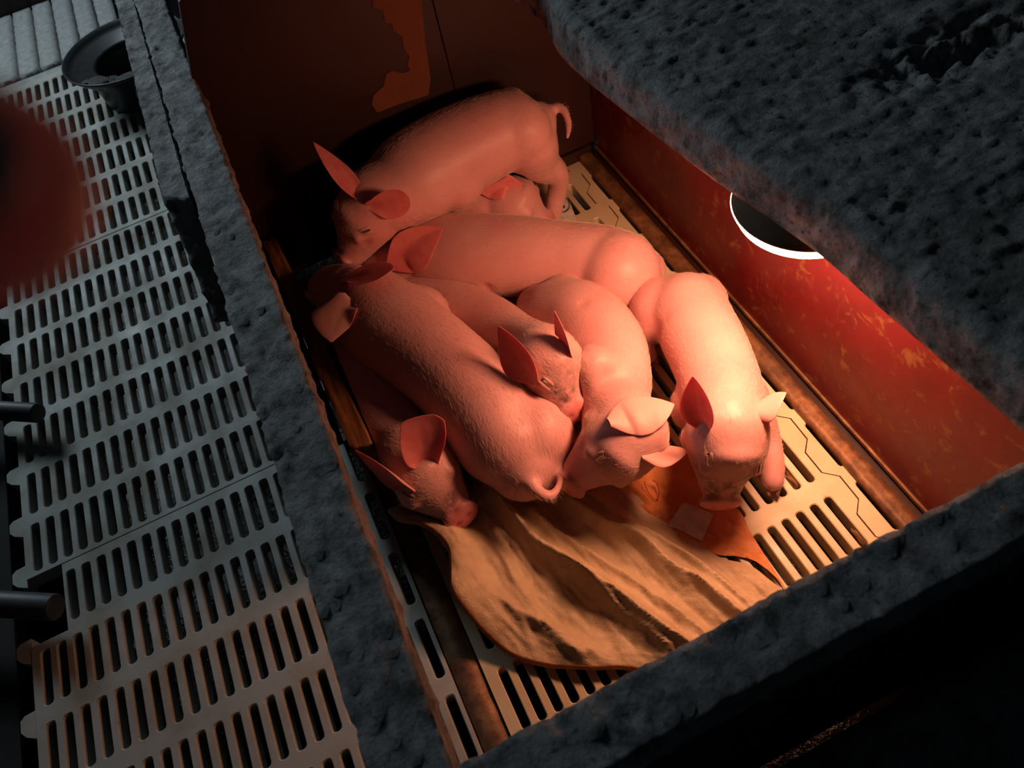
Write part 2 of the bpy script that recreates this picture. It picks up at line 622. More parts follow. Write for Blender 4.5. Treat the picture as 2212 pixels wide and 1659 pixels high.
wall_left = tag(empty('wall_left', (WL, 0.6, 0)), 'low board wall on the left with rough grey cement-crusted top rail', None, None, 'structure')
bm = bmesh.new()
hexa(bm, [(-0.138, -0.06, 0.385), (WL - 0.003, -0.06, 0.385), (WL, 1.75, 0.385), (-0.118, 1.75, 0.385)],
     [(-0.138, -0.06, HT), (WL - 0.003, -0.06, HT), (WL, 1.75, HT), (-0.118, 1.75, HT)], 0.0055, rough)
from_bm('top_rail', bm, CEM, wall_left)
bm = bmesh.new()
hexa(bm, [(-0.176, 0.80, 0.30), (-0.142, 0.78, 0.30), (-0.122, 1.75, 0.30), (-0.146, 1.75, 0.30)],
     [(-0.1635, 0.912, HT - 0.003), (-0.1335, 0.886, HT - 0.003), (-0.1195, 1.75, HT - 0.003), (-0.146, 1.75, HT - 0.003)], 0.0055, rough)
from_bm('outer_batten', bm, CEM, wall_left)
obox('wall_board', -0.131, -0.1125, 0.742, 1.75, 0.03, 0.386, BROWN, wall_left)
obox('stub_board', -0.137, -0.1315, 0.60, 0.90, 0.03, 0.386, BROWN, wall_left)
bm = bmesh.new()
hexa(bm, [(-0.0975, 0.664, 0.050), (-0.0680, 0.655, 0.050), (-0.085, 1.14, 0.050), (-0.107, 1.14, 0.050)],
     [(-0.0975, 0.664, 0.118), (-0.0680, 0.655, 0.118), (-0.085, 1.14, 0.118), (-0.107, 1.14, 0.118)], 0.005,
     lambda p: 0.0026 * fbm((p.x * 5, p.y * 0.35, p.z * 5), 26))
from_bm('kick_plank', bm, WOOD, wall_left)

wall_front = tag(empty('wall_front', (0.3, WF, 0)), 'low board wall in front with rough grey cement-crusted top rail', None, None, 'structure')
bm = bmesh.new()
hexa(bm, rect(WL - 0.001, 1.1, 0.104, WF, 0.375), rect(WL - 0.001, 1.1, 0.104, WF, HT - 0.001), 0.0055, rough)
from_bm('top_rail', bm, CEM, wall_front)
obox('wall_board', -0.07, 1.1, 0.108, WF - 0.008, 0.0, 0.376, BROWN, wall_front)

wall_right = tag(empty('wall_right', (WR, 0.6, 0)), 'scuffed red painted board wall under the lid', None, None, 'structure')
obox('red_board', WR, WR + 0.018, WF, WB, 0.012, HT - 0.002, RED, wall_right, 0.0015)
obox('board_foot', WR - 0.0035, WR + 0.001, WF, WB, 0.010, 0.0165, RUST, wall_right, 0.0008)
bm = bmesh.new()
hexa(bm, rect(0.4885, 0.5135, WF, WB - 0.004, 0.0), rect(0.4895, 0.5135, WF, WB - 0.004, 0.0115), 0.007, lambda p: 0.0006 * fbm(p, 70))
from_bm('steel_angle', bm, RUST, wall_right)
obox('dark_channel', 0.5135, 0.5275, WF, WB - 0.004, 0.0, 0.004, BROWN, wall_right, 0.0005)

wall_back = tag(empty('wall_back', (0.2, WB, 0)), 'dark brown film-faced board wall at the far end with a peeled patch', None, None, 'structure')
obox('wall_board', 0.0, 0.286, WB, WB + 0.018, 0.026, 0.56, BROWN, wall_back, 0.001)
obox('wall_board', 0.2872, WR, WB, WB + 0.018, 0.026, 0.56, BROWN, wall_back, 0.001)
bm = bmesh.new()
c1_ = CAM + ray(387, 5) * ((WB) / ray(387, 5).y)
pf = [(WL - 0.03, 0.026), (0.0006, 0.026), (0.0006, 0.56), (c1_.x, c1_.z), (WL - 0.003, 0.422), (WL - 0.03, 0.38)]
a_ = [bm.verts.new((x, WB, z)) for x, z in pf]
b_ = [bm.verts.new((x, WB + 0.018, z)) for x, z in pf]
bm.faces.new(a_)
bm.faces.new(b_[::-1])
for k_ in range(len(pf)):
    bm.faces.new((a_[k_], a_[(k_ + 1) % len(pf)], b_[(k_ + 1) % len(pf)], b_[k_]))
from_bm('wall_board', bm, BROWN, wall_back, False)
obox('foot_batten', 0.2, WR - 0.012, WB - 0.006, WB + 0.01, 0.0, 0.024, BROWN, wall_back, 0.001)
# torn facing that bares the ply, raised by a veneer's thickness
pp = [at(px, py, 0.2) for px, py in ()]


def on_back(px, py):
    r = ray(px, py)
    return CAM + r * ((WB - 0.0006) / r.y)


torn = [(796, -60), (806, 15), (826, 22), (832, 48), (846, 50), (850, 66), (868, 78), (872, 105), (884, 120), (880, 140), (886, 152), (868, 158), (846, 152), (834, 160), (828, 186), (806, 206), (803, 226), (815, 243), (860, 225), (925, 205), (930, 170), (918, 90), (905, -60)]
bm = bmesh.new()
f = bm.faces.new([bm.verts.new(on_back(*q)) for q in torn])
r_ = bmesh.ops.extrude_face_region(bm, geom=[f])
for v in [g for g in r_['geom'] if isinstance(g, bmesh.types.BMVert)]:
    v.co.y -= 0.0008
from_bm('torn_patch', bm, PLY, wall_back, False)

# ------------------------------------------------------------------ lid
lid_edge = [(0.413, 0.165), (0.4105, 0.245), (0.406, 0.33), (0.403, 0.41), (0.386, 0.516), (0.373, 0.62), (0.363, 0.72), (0.357, 0.79), (0.357, 0.857), (0.371, 0.935), (0.364, 1.02), (0.345, 1.10), (0.35, 1.22), (0.35, 1.55)]


def lid_disp(p):
    d = 0.9 * rough(p) + 0.003 * fbm(p, 9, 3)
    return d


def build_lid():
    le = catmull([(a, b, 0, 0) for a, b in lid_edge], 14)
    bm = bmesh.new()
    ZB, ZT = HT + 0.004, HT + 0.058
    # profile across: from the under side round the edge over the top
    def prof(xe):
        L = []
        for t in np.linspace(0, 1, 14): L.append((1.15 + (xe - 1.15) * t, ZB))
        for t in np.linspace(0, 1, 9)[1:]: L.append((xe + 0.006 * t * t, ZB + (ZT - 0.008 - ZB) * t))
        L.append((xe + 0.012, ZT - 0.002))
        for t in np.linspace(0, 1, 110)[0:] ** 1.15: L.append((xe + 0.02 + (1.15 - xe - 0.02) * t, ZT))
        return L
    rows = []
    for e in le:
        rows.append([bm.verts.new((x, e[1], z)) for x, z in prof(e[0])])
    for a, b in zip(rows, rows[1:]):
        for k in range(len(a) - 1):
            bm.faces.new((a[k], a[k + 1], b[k + 1], b[k]))
    for e in (rows[0], rows[-1]):
        bm.faces.new(e)
    bmesh.ops.subdivide_edges(bm, edges=[e for e in bm.edges if len(e.link_faces) == 2 and abs(e.verts[0].co.y - e.verts[1].co.y) > 0.003 and e.verts[0].co.z > HT + 0.01], cuts=1)
    bmesh.ops.recalc_face_normals(bm, faces=bm.faces)
    bm.normal_update()
    mv = [(v, v.normal.copy(), lid_disp(v.co) if v.co.z > HT + 0.006 else 0.0) for v in bm.verts]
    c1 = at(2060, 105, ZT)
    for v, nn, d in mv:
        v.co += nn * d
        if v.co.z > HT + 0.05:      # broken hollow
            q = V(((v.co.x - c1.x) / 0.085, (v.co.y - c1.y) / 0.035))
            e = math.exp(-q.length_squared * 1.2)
            v.co.z += e * (-0.016 + 0.022 * fbm(v.co, 60, 4))
    return from_bm('lid', bm, CEM)


lid = build_lid()
tag(lid, 'thick rough grey cement lid covering the right side of the box', 'lid')

# ------------------------------------------------------------------ heat lamp
LC = V((0.4545, 0.487, 0.402))
lamp = tag(empty('heat_lamp', LC), 'round glowing heat lamp with dusty back under the lid', 'heat lamp')
bm = bmesh.new()
prof = [(0.0745, 0.0012), (0.0757, 0.0), (0.0748, -0.0022), (0.0720, -0.0065), (0.070, -0.0125), (0.060, -0.018), (0.045, -0.0225), (0.022, -0.025), (0.0, -0.0255)]
lathe(bm, prof, LC, 64)
from_bm('glowing_lens', bm, m_emit('hot_lamp_glass', (1.0, 0.43, 0.23), LAMP_STRENGTH), lamp)
bm = bmesh.new()
prof = [(0.0742, 0.0010), (0.0752, 0.0014), (0.0748, 0.003), (0.0725, 0.006), (0.066, 0.010), (0.056, 0.016), (0.048, 0.020), (0.0, 0.020)]
lathe(bm, prof, LC, 64)
from_bm('dusty_shade', bm, DUST, lamp)


# ------------------------------------------------------------------ piglets
HEAD = [  # x, half width, top, bottom
    (-0.045, 0.045, 0.040, -0.050), (-0.02, 0.050, 0.047, -0.056), (0.01, 0.0525, 0.051, -0.058), (0.038, 0.051, 0.050, -0.056),
    (0.062, 0.0455, 0.043, -0.052), (0.082, 0.038, 0.031, -0.047), (0.100, 0.032, 0.021, -0.042), (0.118, 0.0275, 0.0145, -0.037),
    (0.130, 0.0235, 0.0105, -0.033), (0.138, 0.0205, 0.007, -0.029)]
ZN = -0.0095
PIGS = []
DEBUG = True


def pig(name, label, spine, skull, snout, up, ears, hs=1.0, legs=(), blobs=(), tail=None, tailpx=None, dirt=(), hair=11000, hairlen=0.008, eyes=(), loc=None, hooves=(), dents=(), neck=1.0, jw=1.0):
    sp = []
    for px, py, z, r in spine:
        p = at(px, py, z)
        sp.append((p.x, p.y, p.z, r * mpp(p)))
    A, B = at(*skull), at(*snout)
    Fw = (B - A)
    s = Fw.length / 0.152
    Fw.normalize()
    U = (up - Fw * up.dot(Fw)).normalized()
    L = U.cross(Fw)
    sw = hs

    def hl(x, y, z):
        return A + Fw * (x * s) + L * (y * sw) + U * (z * sw)
    base = V((sp[1][0], sp[1][1], 0.0))
    root = tag(empty(name, base), label, 'piglet')
    bm = bmesh.new()
    nk = hl(-0.01, 0, -0.004)
    body = sp + [(nk.x, nk.y, nk.z, 0.049 * sw * neck)]
    S = catmull(body, 8)
    loft(bm, S, 28)
    # head
    rings = []
    H = catmull([(x, wd, t, b) for x, wd, t, b in HEAD], 4)
    for x, wd, t, b in H:
        c = (t + b) / 2
        hh = (t - b) / 2
        ring = []
        for k in range(24):
            a = 2 * math.pi * k / 24
            yy, zz = math.cos(a), math.sin(a)
            ww = wd * (1.0 - 0.16 * max(0, zz) ** 2 if x > 0.05 else 1.0)
            ring.append(bm.verts.new(hl(x, ww * math.copysign(abs(yy) ** 0.9, yy), c + hh * zz)))
        rings.append(ring)
    for a, b in zip(rings, rings[1:]):
        for k in range(24):
            bm.faces.new((a[k], a[(k + 1) % 24], b[(k + 1) % 24], b[k]))
    bm.faces.new(rings[0][::-1])
    bm.faces.new(rings[-1])
    ax = (Fw, L, U)
    ct, st = math.cos(0.62), math.sin(0.62)
    ellipsoid(bm, hl(0.1445, 0, ZN + 0.0035), (Fw * ct + U * st, L, U * ct - Fw * st), (0.0085, 0.0290 * sw, 0.0245 * sw), 20)
    for e in (1, -1):
        ellipsoid(bm, hl(0.030, 0.027 * e, -0.026 * jw), ax, (0.034 * s, 0.029 * sw * jw, 0.031 * sw * jw))     # jowl
        ellipsoid(bm, hl(0.060, 0.030 * e, 0.020), ax, (0.017 * s, 0.013 * sw, 0.014 * sw))      # brow
    ellipsoid(bm, hl(0.028, 0, 0.022), ax, (0.036 * s, 0.040 * sw, 0.034 * sw))
    for lg in legs:
        P = []
        for px, py, z, r in lg:
            p = at(px, py, z)
            P.append((p.x, p.y, p.z, r))
        loft(bm, catmull(P, 6), 14)
    for px, py, z, r in blobs:
        p = at(px, py, z)
        if hasattr(r, '__len__'):
            ellipsoid(bm, p, (CR, CD, -CF), r)
        else:
            ellipsoid(bm, p, (V((1, 0, 0)), V((0, 1, 0)), V((0, 0, 1))), (r, r, r))
    if tail:
        P = [(*at(px, py, z), r) for px, py, z, r in tail]
        loft(bm, catmull(P, 6), 10)
    me0 = bpy.data.meshes.new('tmp')
    bmesh.ops.recalc_face_normals(bm, faces=bm.faces)
    bm.to_mesh(me0)
    bm.free()
    o = bpy.data.objects.new('tmp', me0)
    COL.objects.link(o)
    m = o.modifiers.new('r', 'REMESH')
    m.mode = 'VOXEL'
    m.voxel_size = 0.0030
    m2 = o.modifiers.new('s', 'SMOOTH')
    m2.factor, m2.iterations = 0.5, 3
    dg = bpy.context.evaluated_depsgraph_get()
    me = bpy.data.meshes.new_from_object(o.evaluated_get(dg))
    bpy.data.objects.remove(o)
    bpy.data.meshes.remove(me0)
    N = len(me.vertices)
    co = np.empty(N * 3)
    me.vertices.foreach_get('co', co)
    co = co.reshape(-1, 3)
    nos = np.empty(N * 3)
    me.vertices.foreach_get('normal', nos)
    nos = nos.reshape(-1, 3)

    E_ = np.empty(len(me.edges) * 2, np.int64)
    me.edges.foreach_get('vertices', E_)
    E_ = E_.reshape(-1, 2)
    deg = np.bincount(E_.ravel(), minlength=N).astype(float)[:, None]

    def lap(x):
        acc = np.zeros_like(x)
        np.add.at(acc, E_[:, 0], x[E_[:, 1]])
        np.add.at(acc, E_[:, 1], x[E_[:, 0]])
        return acc / deg
    hd = np.clip(np.exp(-((co - np.array(hl(0.105, 0, -0.01))) ** 2).sum(1) / (0.062 * max(s, sw)) ** 2) * 1.5, 0, 1)
    wsm = (0.6 * (1 - 0.93 * hd))[:, None]
    for _ in range(16):
        co = co + wsm * (lap(co) - co)
    me.vertices.foreach_set('co', co.ravel())
    me.update()
    me.vertices.foreach_get('normal', (nos := np.empty(N * 3)))
    nos = nos.reshape(-1, 3)

    def gauss(p, r):
        return np.exp(-((co - np.array(p)) ** 2).sum(1) / (r * r))
    # nostrils, mouth corner, eye sockets
    for e in (1, -1):
        g = gauss(hl(0.1510, 0.0090 * e, ZN + 0.006), 0.0042 * sw)
        co -= g[:, None] * np.array(Fw * 0.8 + U * 0.55)[None] * 0.0055
        g = gauss(hl(0.068, 0.041 * e, 0.010), 0.009 * sw)
        co -= g[:, None] * nos * 0.0030
    g = gauss(hl(0.128, 0, 0.010), 0.008 * sw)
    co -= g[:, None] * nos * 0.0022
    for px, py, z, r, d in dents:
        g = gauss(at(px, py, z), r)
        co -= g[:, None] * nos * d
    me.vertices.foreach_set('co', co.ravel())
    pink = np.clip(1.6 * gauss(hl(0.146, 0, ZN + 0.003), 0.021 * sw), 0, 1)
    for e in (1, -1):
        pink = np.maximum(pink, 0.45 * gauss(hl(0.066, 0.042 * e, 0.012), 0.014))
    dv = np.zeros(N)
    for x, y, z, r, a in dirt:
        dv = np.maximum(dv, a * gauss(hl(x, y, z), r))
    for e in (1, -1):
        dv = np.maximum(dv, 1.0 * gauss(hl(0.1475, 0.0090 * e, ZN + 0.004), 0.0032))
    me.attributes.new('pink', 'FLOAT', 'POINT').data.foreach_set('value', pink.astype(np.float32))
    me.attributes.new('dirt', 'FLOAT', 'POINT').data.foreach_set('value', dv.astype(np.float32))
    me.update()
    bo = link('body', me, SKIN, root)
    for h in hooves:
        for k in (-1, 1):
            bm = bmesh.new()
            p, q = at(*h[0]), at(*h[1])
            d = (q - p).normalized()
            sd = d.cross(V((0, 0, 1))).normalized()
            c = p + sd * (0.0055 * k)
            loft(bm, [(*c, 0.0062), (*(c + d * 0.009), 0.0058), (*(c + d * 0.018), 0.0026)], 10)
            from_bm('hoof', bm, HOOF, root)
    PIGS.append(dict(root=root, ears=ears, eyes=eyes, me=me, co=co, hd=np.clip(hd, 0, 1), lap=lap, coat=(me, root, base, hl, S, pink, hair, hairlen)))
    return root


def coat(me, root, base, hl, S, pink, hair, hairlen):
    """fine pale hair"""
    co = np.empty(len(me.vertices) * 3)
    me.vertices.foreach_get('co', co)
    co = co.reshape(-1, 3)
    me.calc_loop_triangles()
    T = np.empty(len(me.loop_triangles) * 3, np.int32)
    me.loop_triangles.foreach_get('vertices', T)
    T = T.reshape(-1, 3)
    a, b, c = co[T[:, 0]], co[T[:, 1]], co[T[:, 2]]
    cr = np.cross(b - a, c - a)
    ar = np.linalg.norm(cr, axis=1) / 2
    # keep the coat off the nose disc
    fp = 1 - np.clip(pink[T].mean(1) * 1.6, 0, 1)
    hx = np.array(hl(0.04, 0, 0))
    dens = ar * fp * (1 + 1.4 * np.exp(-((a - hx) ** 2).sum(1) / 0.07 ** 2))
    idx = rng.choice(len(T), hair, p=dens / dens.sum())
    u = rng.random((hair, 2))
    fl = u.sum(1) > 1
    u[fl] = 1 - u[fl]
    P0 = a[idx] + (b - a)[idx] * u[:, :1] + (c - a)[idx] * u[:, 1:]
    Nn = cr[idx] / (2 * ar[idx][:, None] + 1e-12)
    line = np.vstack([S[:, :3], np.array([hl(x, 0, -0.005) for x in (0.03, 0.06, 0.09, 0.12, 0.15)])])
    tan = np.gradient(line, axis=0)
    tan /= np.linalg.norm(tan, axis=1)[:, None]
    near = np.argmin(((P0[:, None, :] - line[None]) ** 2).sum(2), 1)
    D = -tan[near]
    # swirl so the coat parts along the back
    D = D + 0.25 * np.array([0, 0, -1.0]) + 0.18 * rng.normal(size=(hair, 3))
    D -= Nn * (D * Nn).sum(1)[:, None]
    D /= np.linalg.norm(D, axis=1)[:, None] + 1e-9
    Ln = hairlen * (0.6 + 0.8 * rng.random(hair))[:, None]
    K = 4
    pts = np.empty((hair, K, 3))
    for k in range(K):
        t = k / (K - 1)
        pts[:, k] = P0 - Nn * 0.0004 + D * Ln * t + Nn * Ln * (0.18 * t - 0.06 * t * t)
    hc = bpy.data.hair_curves.new('coat')
    hc.add_curves([K] * hair)
    hc.points.foreach_set('position', pts.astype(np.float32).ravel())
    rad = np.tile(np.array([0.0001, 0.00009, 0.00007, 0.00002], np.float32), hair)
    hc.attributes.new('radius', 'FLOAT', 'POINT').data.foreach_set('value', rad)
    hc.materials.append(HAIR)
    ho = bpy.data.objects.new('coat', hc)
    COL.objects.link(ho)
    ho.parent = root
    ho.location = -base
    ho['kind'] = 'stuff'




def surf(bvh, px, py):
    d = ray(px, py).normalized()
    h = bvh.ray_cast(CAM, d)
    if h[0] is None:
        c = CAM + d * 1.1
        for k in range(60):
            c = CAM + d * (0.8 + 0.01 * k)
            q = bvh.find_nearest(c, 0.03)
            if q[0] is not None:
                return q[0], q[1]
        q = bvh.find_nearest(c)
        return q[0], q[1]
    return h[0], h[1]


def eye(root, bvh, spec):
    (px, py), (dx, dy) = spec
    p, n = surf(bvh, px, py)
    t = CR * dx + CD * dy
    t = (t - n * t.dot(n)).normalized()
    b = n.cross(t)
    if b.dot(CD) > 0: b = -b            # toward the brow
    bm = bmesh.new()
    ellipsoid(bm, p - n * 0.0008, (t, b, n), (0.0085, 0.0027, 0.0020), 16)
    e = from_bm('eye', bm, EYE, root)
    for sg in (1, -1):
        bm = bmesh.new()
        ellipsoid(bm, p + b * (0.0042 * sg) - n * 0.0019, (t, b, n), (0.0105, 0.0036, 0.0032), 16)
        from_bm('eyelid', bm, LID, e)
    # pale lashes
    bm = bmesh.new()
    for k in range(7):
        u = (k - 3) / 3
        r0 = p + t * (0.006 * u) + b * 0.0016 + n * 0.0012
        r1 = r0 - b * 0.0045 + n * 0.0018 + t * (0.0012 * u)
        loft(bm, [(*r0, 0.00022), (*((r0 + r1) / 2 + n * 0.0006), 0.0002), (*r1, 0.00008)], 4, cap=False)
    from_bm('eyelashes', bm, HAIR, e)


def ear(root, bvh, spec):
    bpx, tip, tow, face, width = spec[:5]
    opt = spec[5]
    Bp, bn = surf(bvh, *bpx)
    dpt = (Bp - CAM).dot(CF) - tow
    Tp = CAM + ray(*tip) * dpt
    a = Tp - Bp
    n = (face - a.normalized() * face.dot(a.normalized())).normalized()
    s = a.normalized().cross(n).normalized()
    if s.dot(CR) < 0: s = -s
    inw = n.dot(-CF) > 0            # we look into the ear
    Bp = Bp + n * (opt.get('off', 0.003 if inw else -0.003))
    a = Tp - Bp
    us = np.concatenate([[-0.28], np.linspace(-0.12, 1.0, 19)])
    tu = [-0.28, -0.12, 0.0, 0.15, 0.35, 0.6, 0.8, 0.92, 1.0]
    tw = opt.get('prof', [0.62, 0.86, 1.03, 1.0, 0.74, 0.42, 0.20, 0.02])
    cup = opt.get('cup', 0.75)
    bend = opt.get('bend', V((0, 0, 0)))
    lean = opt.get('lean', 0.0)
    NV = 11
    bm = bmesh.new()
    lay = bm.verts.layers.float.new('inside')
    front = []
    for u in us:
        wv = np.interp(u, tu, [0.22] + list(tw)) * width * 0.5
        cu = cup * (1.35 - 0.85 * max(u, 0))
        row = []
        for v in np.linspace(-1, 1, NV):
            ang = v * min(cu, 1.5)
            rg = 0.0016 * (math.exp(-((v - 0.15) / 0.12) ** 2) + 0.8 * math.exp(-((v + 0.3) / 0.12) ** 2)) * math.exp(-((u - 0.35) / 0.28) ** 2)
            off = n * rg + s * (wv * math.sin(ang) / max(math.sin(min(cu, 1.5)), 0.3)) + n * (wv * (1 - math.cos(ang)) * 1.0)
            c = Bp + a * u + bend * (max(u, 0) ** 2) + s * (lean * wv * max(u, 0))
            q = c + off
            if u > 0.12:                       # the flap lies on the skin, never in it
                for pg in PIGS:
                    lo_, nn_, fi_, dd_ = pg['bvh'].find_nearest(q, 0.03)
                    if lo_ is not None:
                        hgt = (q - lo_).dot(nn_)
                        if hgt < 0.0028: q = q + nn_ * min(0.02, 0.0028 - hgt)
            row.append(q)
        front.append(row)
    R = len(us)
    # normals by finite differences
    def nrm(i, j):
        du = front[min(i + 1, R - 1)][j] - front[max(i - 1, 0)][j]
        dv = front[i][min(j + 1, NV - 1)] - front[i][max(j - 1, 0)]
        q = dv.cross(du)
        if q.length < 1e-12: return n.copy()
        q.normalize()
        return q if q.dot(n) > 0 else -q
    F_, B_ = [], []
    for i in range(R):
        th = 0.0030 - 0.0016 * max(us[i], 0)
        fr, br = [], []
        for j in range(NV):
            k = nrm(i, j)
            e = 1 - abs(j - (NV - 1) / 2) / ((NV - 1) / 2)
            t = th * (0.35 + 0.65 * min(1, e * 2.2))
            v1 = bm.verts.new(front[i][j] + k * t * 0.5)
            v2 = bm.verts.new(front[i][j] - k * t * 0.5)
            v1[lay] = 1.0
            v2[lay] = 0.0
            fr.append(v1)
            br.append(v2)
        F_.append(fr)
        B_.append(br)
    for i in range(R - 1):
        for j in range(NV - 1):
            bm.faces.new((F_[i][j], F_[i + 1][j], F_[i + 1][j + 1], F_[i][j + 1]))
            bm.faces.new((B_[i][j], B_[i][j + 1], B_[i + 1][j + 1], B_[i + 1][j]))
        bm.faces.new((F_[i][0], B_[i][0], B_[i + 1][0], F_[i + 1][0]))
        bm.faces.new((F_[i][-1], F_[i + 1][-1], B_[i + 1][-1], B_[i][-1]))
    bm.faces.new([q for q in F_[-1]] + [q for q in B_[-1][::-1]])
    o = from_bm('ear', bm, EARM, root)
    sd = o.modifiers.new('sub', 'SUBSURF')
    sd.levels = sd.render_levels = 1
    return o


# right-most pig, brightest
pig('piglet', 'bright pale piglet facing the front beside the red wall, dark spots above its snout',
    [(1462, 652, .070, 64), (1482, 668, .078, 82), (1514, 728, .083, 87), (1543, 792, .088, 87), (1562, 856, .094, 88)],
    (1574, 930, .128), (1558, 1098, .050), cdir(0.02, -0.30, 1),
    [((1520, 902), (1497, 812), .026, cdir(-0.75, 0.45, 0.6), .048, {}),
     ((1642, 884), (1699, 848), .016, cdir(0.35, 0.75, -0.45), .046, {'cup': 0.8})],
    hs=0.97, eyes=[((1530, 992), (-.3, 1)), ((1640, 1012), (.35, 1))],
    legs=[[(1630, 905, .06, .030), (1655, 950, .038, .021), (1668, 1005, .024, .0175), (1670, 1040, .018, .0155)],
          [(1430, 690, .07, .036), (1400, 712, .055, .026), (1386, 738, .035, .018), (1402, 768, .022, .014)]],
    blobs=[(1428, 668, .066, .050), (1508, 655, .062, .046), (1508, 878, .06, .040), (1604, 862, .06, .038)],
    hooves=[((1668, 1040, .014), (1670, 1066, .011)), ((1402, 768, .018), (1412, 786, .012))],
    dirt=[(0.094, 0.006, 0.022, .017, 1.0), (0.078, 0.022, 0.028, .010, .9), (0.112, 0.016, 0.012, .012, .9), (0.11, -0.018, 0.010, .013, 1.0), (0.088, -0.024, 0.020, .011, .9), (0.075, -0.036, 0.010, .010, 1.0)],
    dents=[(1432, 712, .09, .013, .010), (1448, 690, .11, .010, .004)])

# curled pig
pig('piglet', 'curled pale piglet in the middle, eyes shut, chin on the cream sack',
    [(1165, 665, .06, 52), (1195, 674, .072, 70), (1252, 694, .082, 90), (1300, 750, .088, 94), (1320, 820, .090, 88), (1328, 880, .090, 80)],
    (1360, 945, .112), (1222, 1058, .066), cdir(0.30, 0.15, 0.92),
    [((1346, 906), (1457, 873), -.022, cdir(0.2, 0.5, -0.9), .056, {'cup': 0.5, 'prof': [0.6, 0.8, 1.0, 1.05, 0.85, 0.5, 0.25, 0.03]}),
     ((1408, 986), (1489, 972), -.008, cdir(0.1, 0.7, -0.5), .042, {'cup': 0.6})],
    hs=0.95, eyes=[((1298, 988), (.8, -.5))],
    legs=[[(1310, 800, .12, .034), (1276, 790, .140, .026), (1290, 860, .105, .020), (1262, 920, .060, .013), (1240, 946, .040, .011)]],
    blobs=[(1165, 690, .058, .042), (1225, 650, .066, .047), (1345, 900, .07, .042), (1290, 790, .12, .034)],
    tail=[(1135, 640, .06, .006), (1122, 668, .045, .005), (1116, 690, .035, .0035)],
    dirt=[(0.088, 0.03, -0.012, .012, .9), (0.105, 0.024, -0.012, .008, .6)], hooves=[((1240, 946, .038), (1230, 956, .030))],
    dents=[(1262, 660, .14, .010, .004)])

# head between
pig('piglet', 'small piglet wedged in the pile, both ears up, speckled face and pink snout lit',
    [(900, 640, .05, 52), (985, 668, .055, 64), (1060, 706, .065, 68), (1120, 742, .095, 64)],
    (1182, 775, .148), (1243, 893, .112), cdir(0.30, -0.12, 1),
    [((1142, 798), (1076, 704), .022, cdir(-0.35, 0.75, 0.6), .054, {}),
     ((1234, 752), (1197, 671), .030, cdir(-0.8, 0.2, 0.35), .034, {})],
    hs=0.90, eyes=[((1180, 829), (.7, .6))],
    dirt=[(0.075, 0.012, 0.040, .022, .45), (0.105, 0.0, 0.02, .014, .8), (0.118, -0.012, 0.012, .010, .9), (0.06, 0.02, 0.046, .02, .35), (0.09, -0.02, 0.02, .012, .6)])

# diagonal pig
pig('piglet', 'plump piglet lying diagonally with its rump and short tail toward the cream sack',
    [(1128, 1002, .078, 82), (1098, 960, .092, 106), (1058, 900, .105, 110), (995, 826, .122, 102), (915, 756, .127, 101), (842, 702, .127, 102), (790, 662, .118, 92)],
    (752, 640, .118), (668, 648, .030), cdir(-0.2, -0.45, 0.9),
    [((766, 604), (852, 580), .030, cdir(-0.1, -0.75, 0.5), .058, {'prof': [0.6, 0.8, 1.1, 1.25, 1.25, 1.0, 0.6, 0.06], 'cup': 0.5, 'lean': -0.35}),
     ((738, 664), (716, 740), .026, cdir(0.25, 0.0, -1.0), .064, {'prof': [0.6, 0.95, 1.3, 1.2, 0.85, 0.5, 0.28, 0.04], 'cup': 0.45, 'lean': -0.3, 'off': -0.010})],
    hs=1.0, neck=1.1, eyes=[],
    blobs=[(1148, 940, .088, .060), (900, 690, .10, .055), (1098, 930, .10, .062)],
    legs=[[(1180, 960, .07, .035), (1192, 985, .03, .02)]],
    tail=[(1142, 1040, .098, .012), (1166, 1066, .097, .0095), (1188, 1074, .094, .0078), (1206, 1052, .090, .0066), (1216, 1012, .080, .0058)],
    dents=[(1122, 888, .16, .026, .005)], hair=14000, hairlen=0.009)

# dim pig at the left
pig('piglet', 'dim piglet in the shade by the left plank, snout resting on the sack corner',
    [(745, 740, .05, 62), (772, 790, .06, 76), (808, 858, .064, 80), (845, 918, .068, 78), (875, 965, .076, 74)],
    (896, 1004, .098), (1000, 1122, .056), cdir(-0.12, -0.2, 1),
    [((922, 984), (868, 912), .030, cdir(0.30, 0.60, 0.7), .056, {'prof': [0.5, 0.74, 1.0, 1.15, 1.2, 0.95, 0.6, 0.1], 'cup': 0.8, 'lean': 0.7}),
     ((838, 1045), (766, 972), .012, cdir(-0.2, 0.8, 0.5), .038, {})],
    hs=0.98, eyes=[((880, 1070), (.5, .8))], dirt=[(0.105, 0.010, 0.018, .012, .8), (0.12, 0.004, 0.014, .010, .7)])

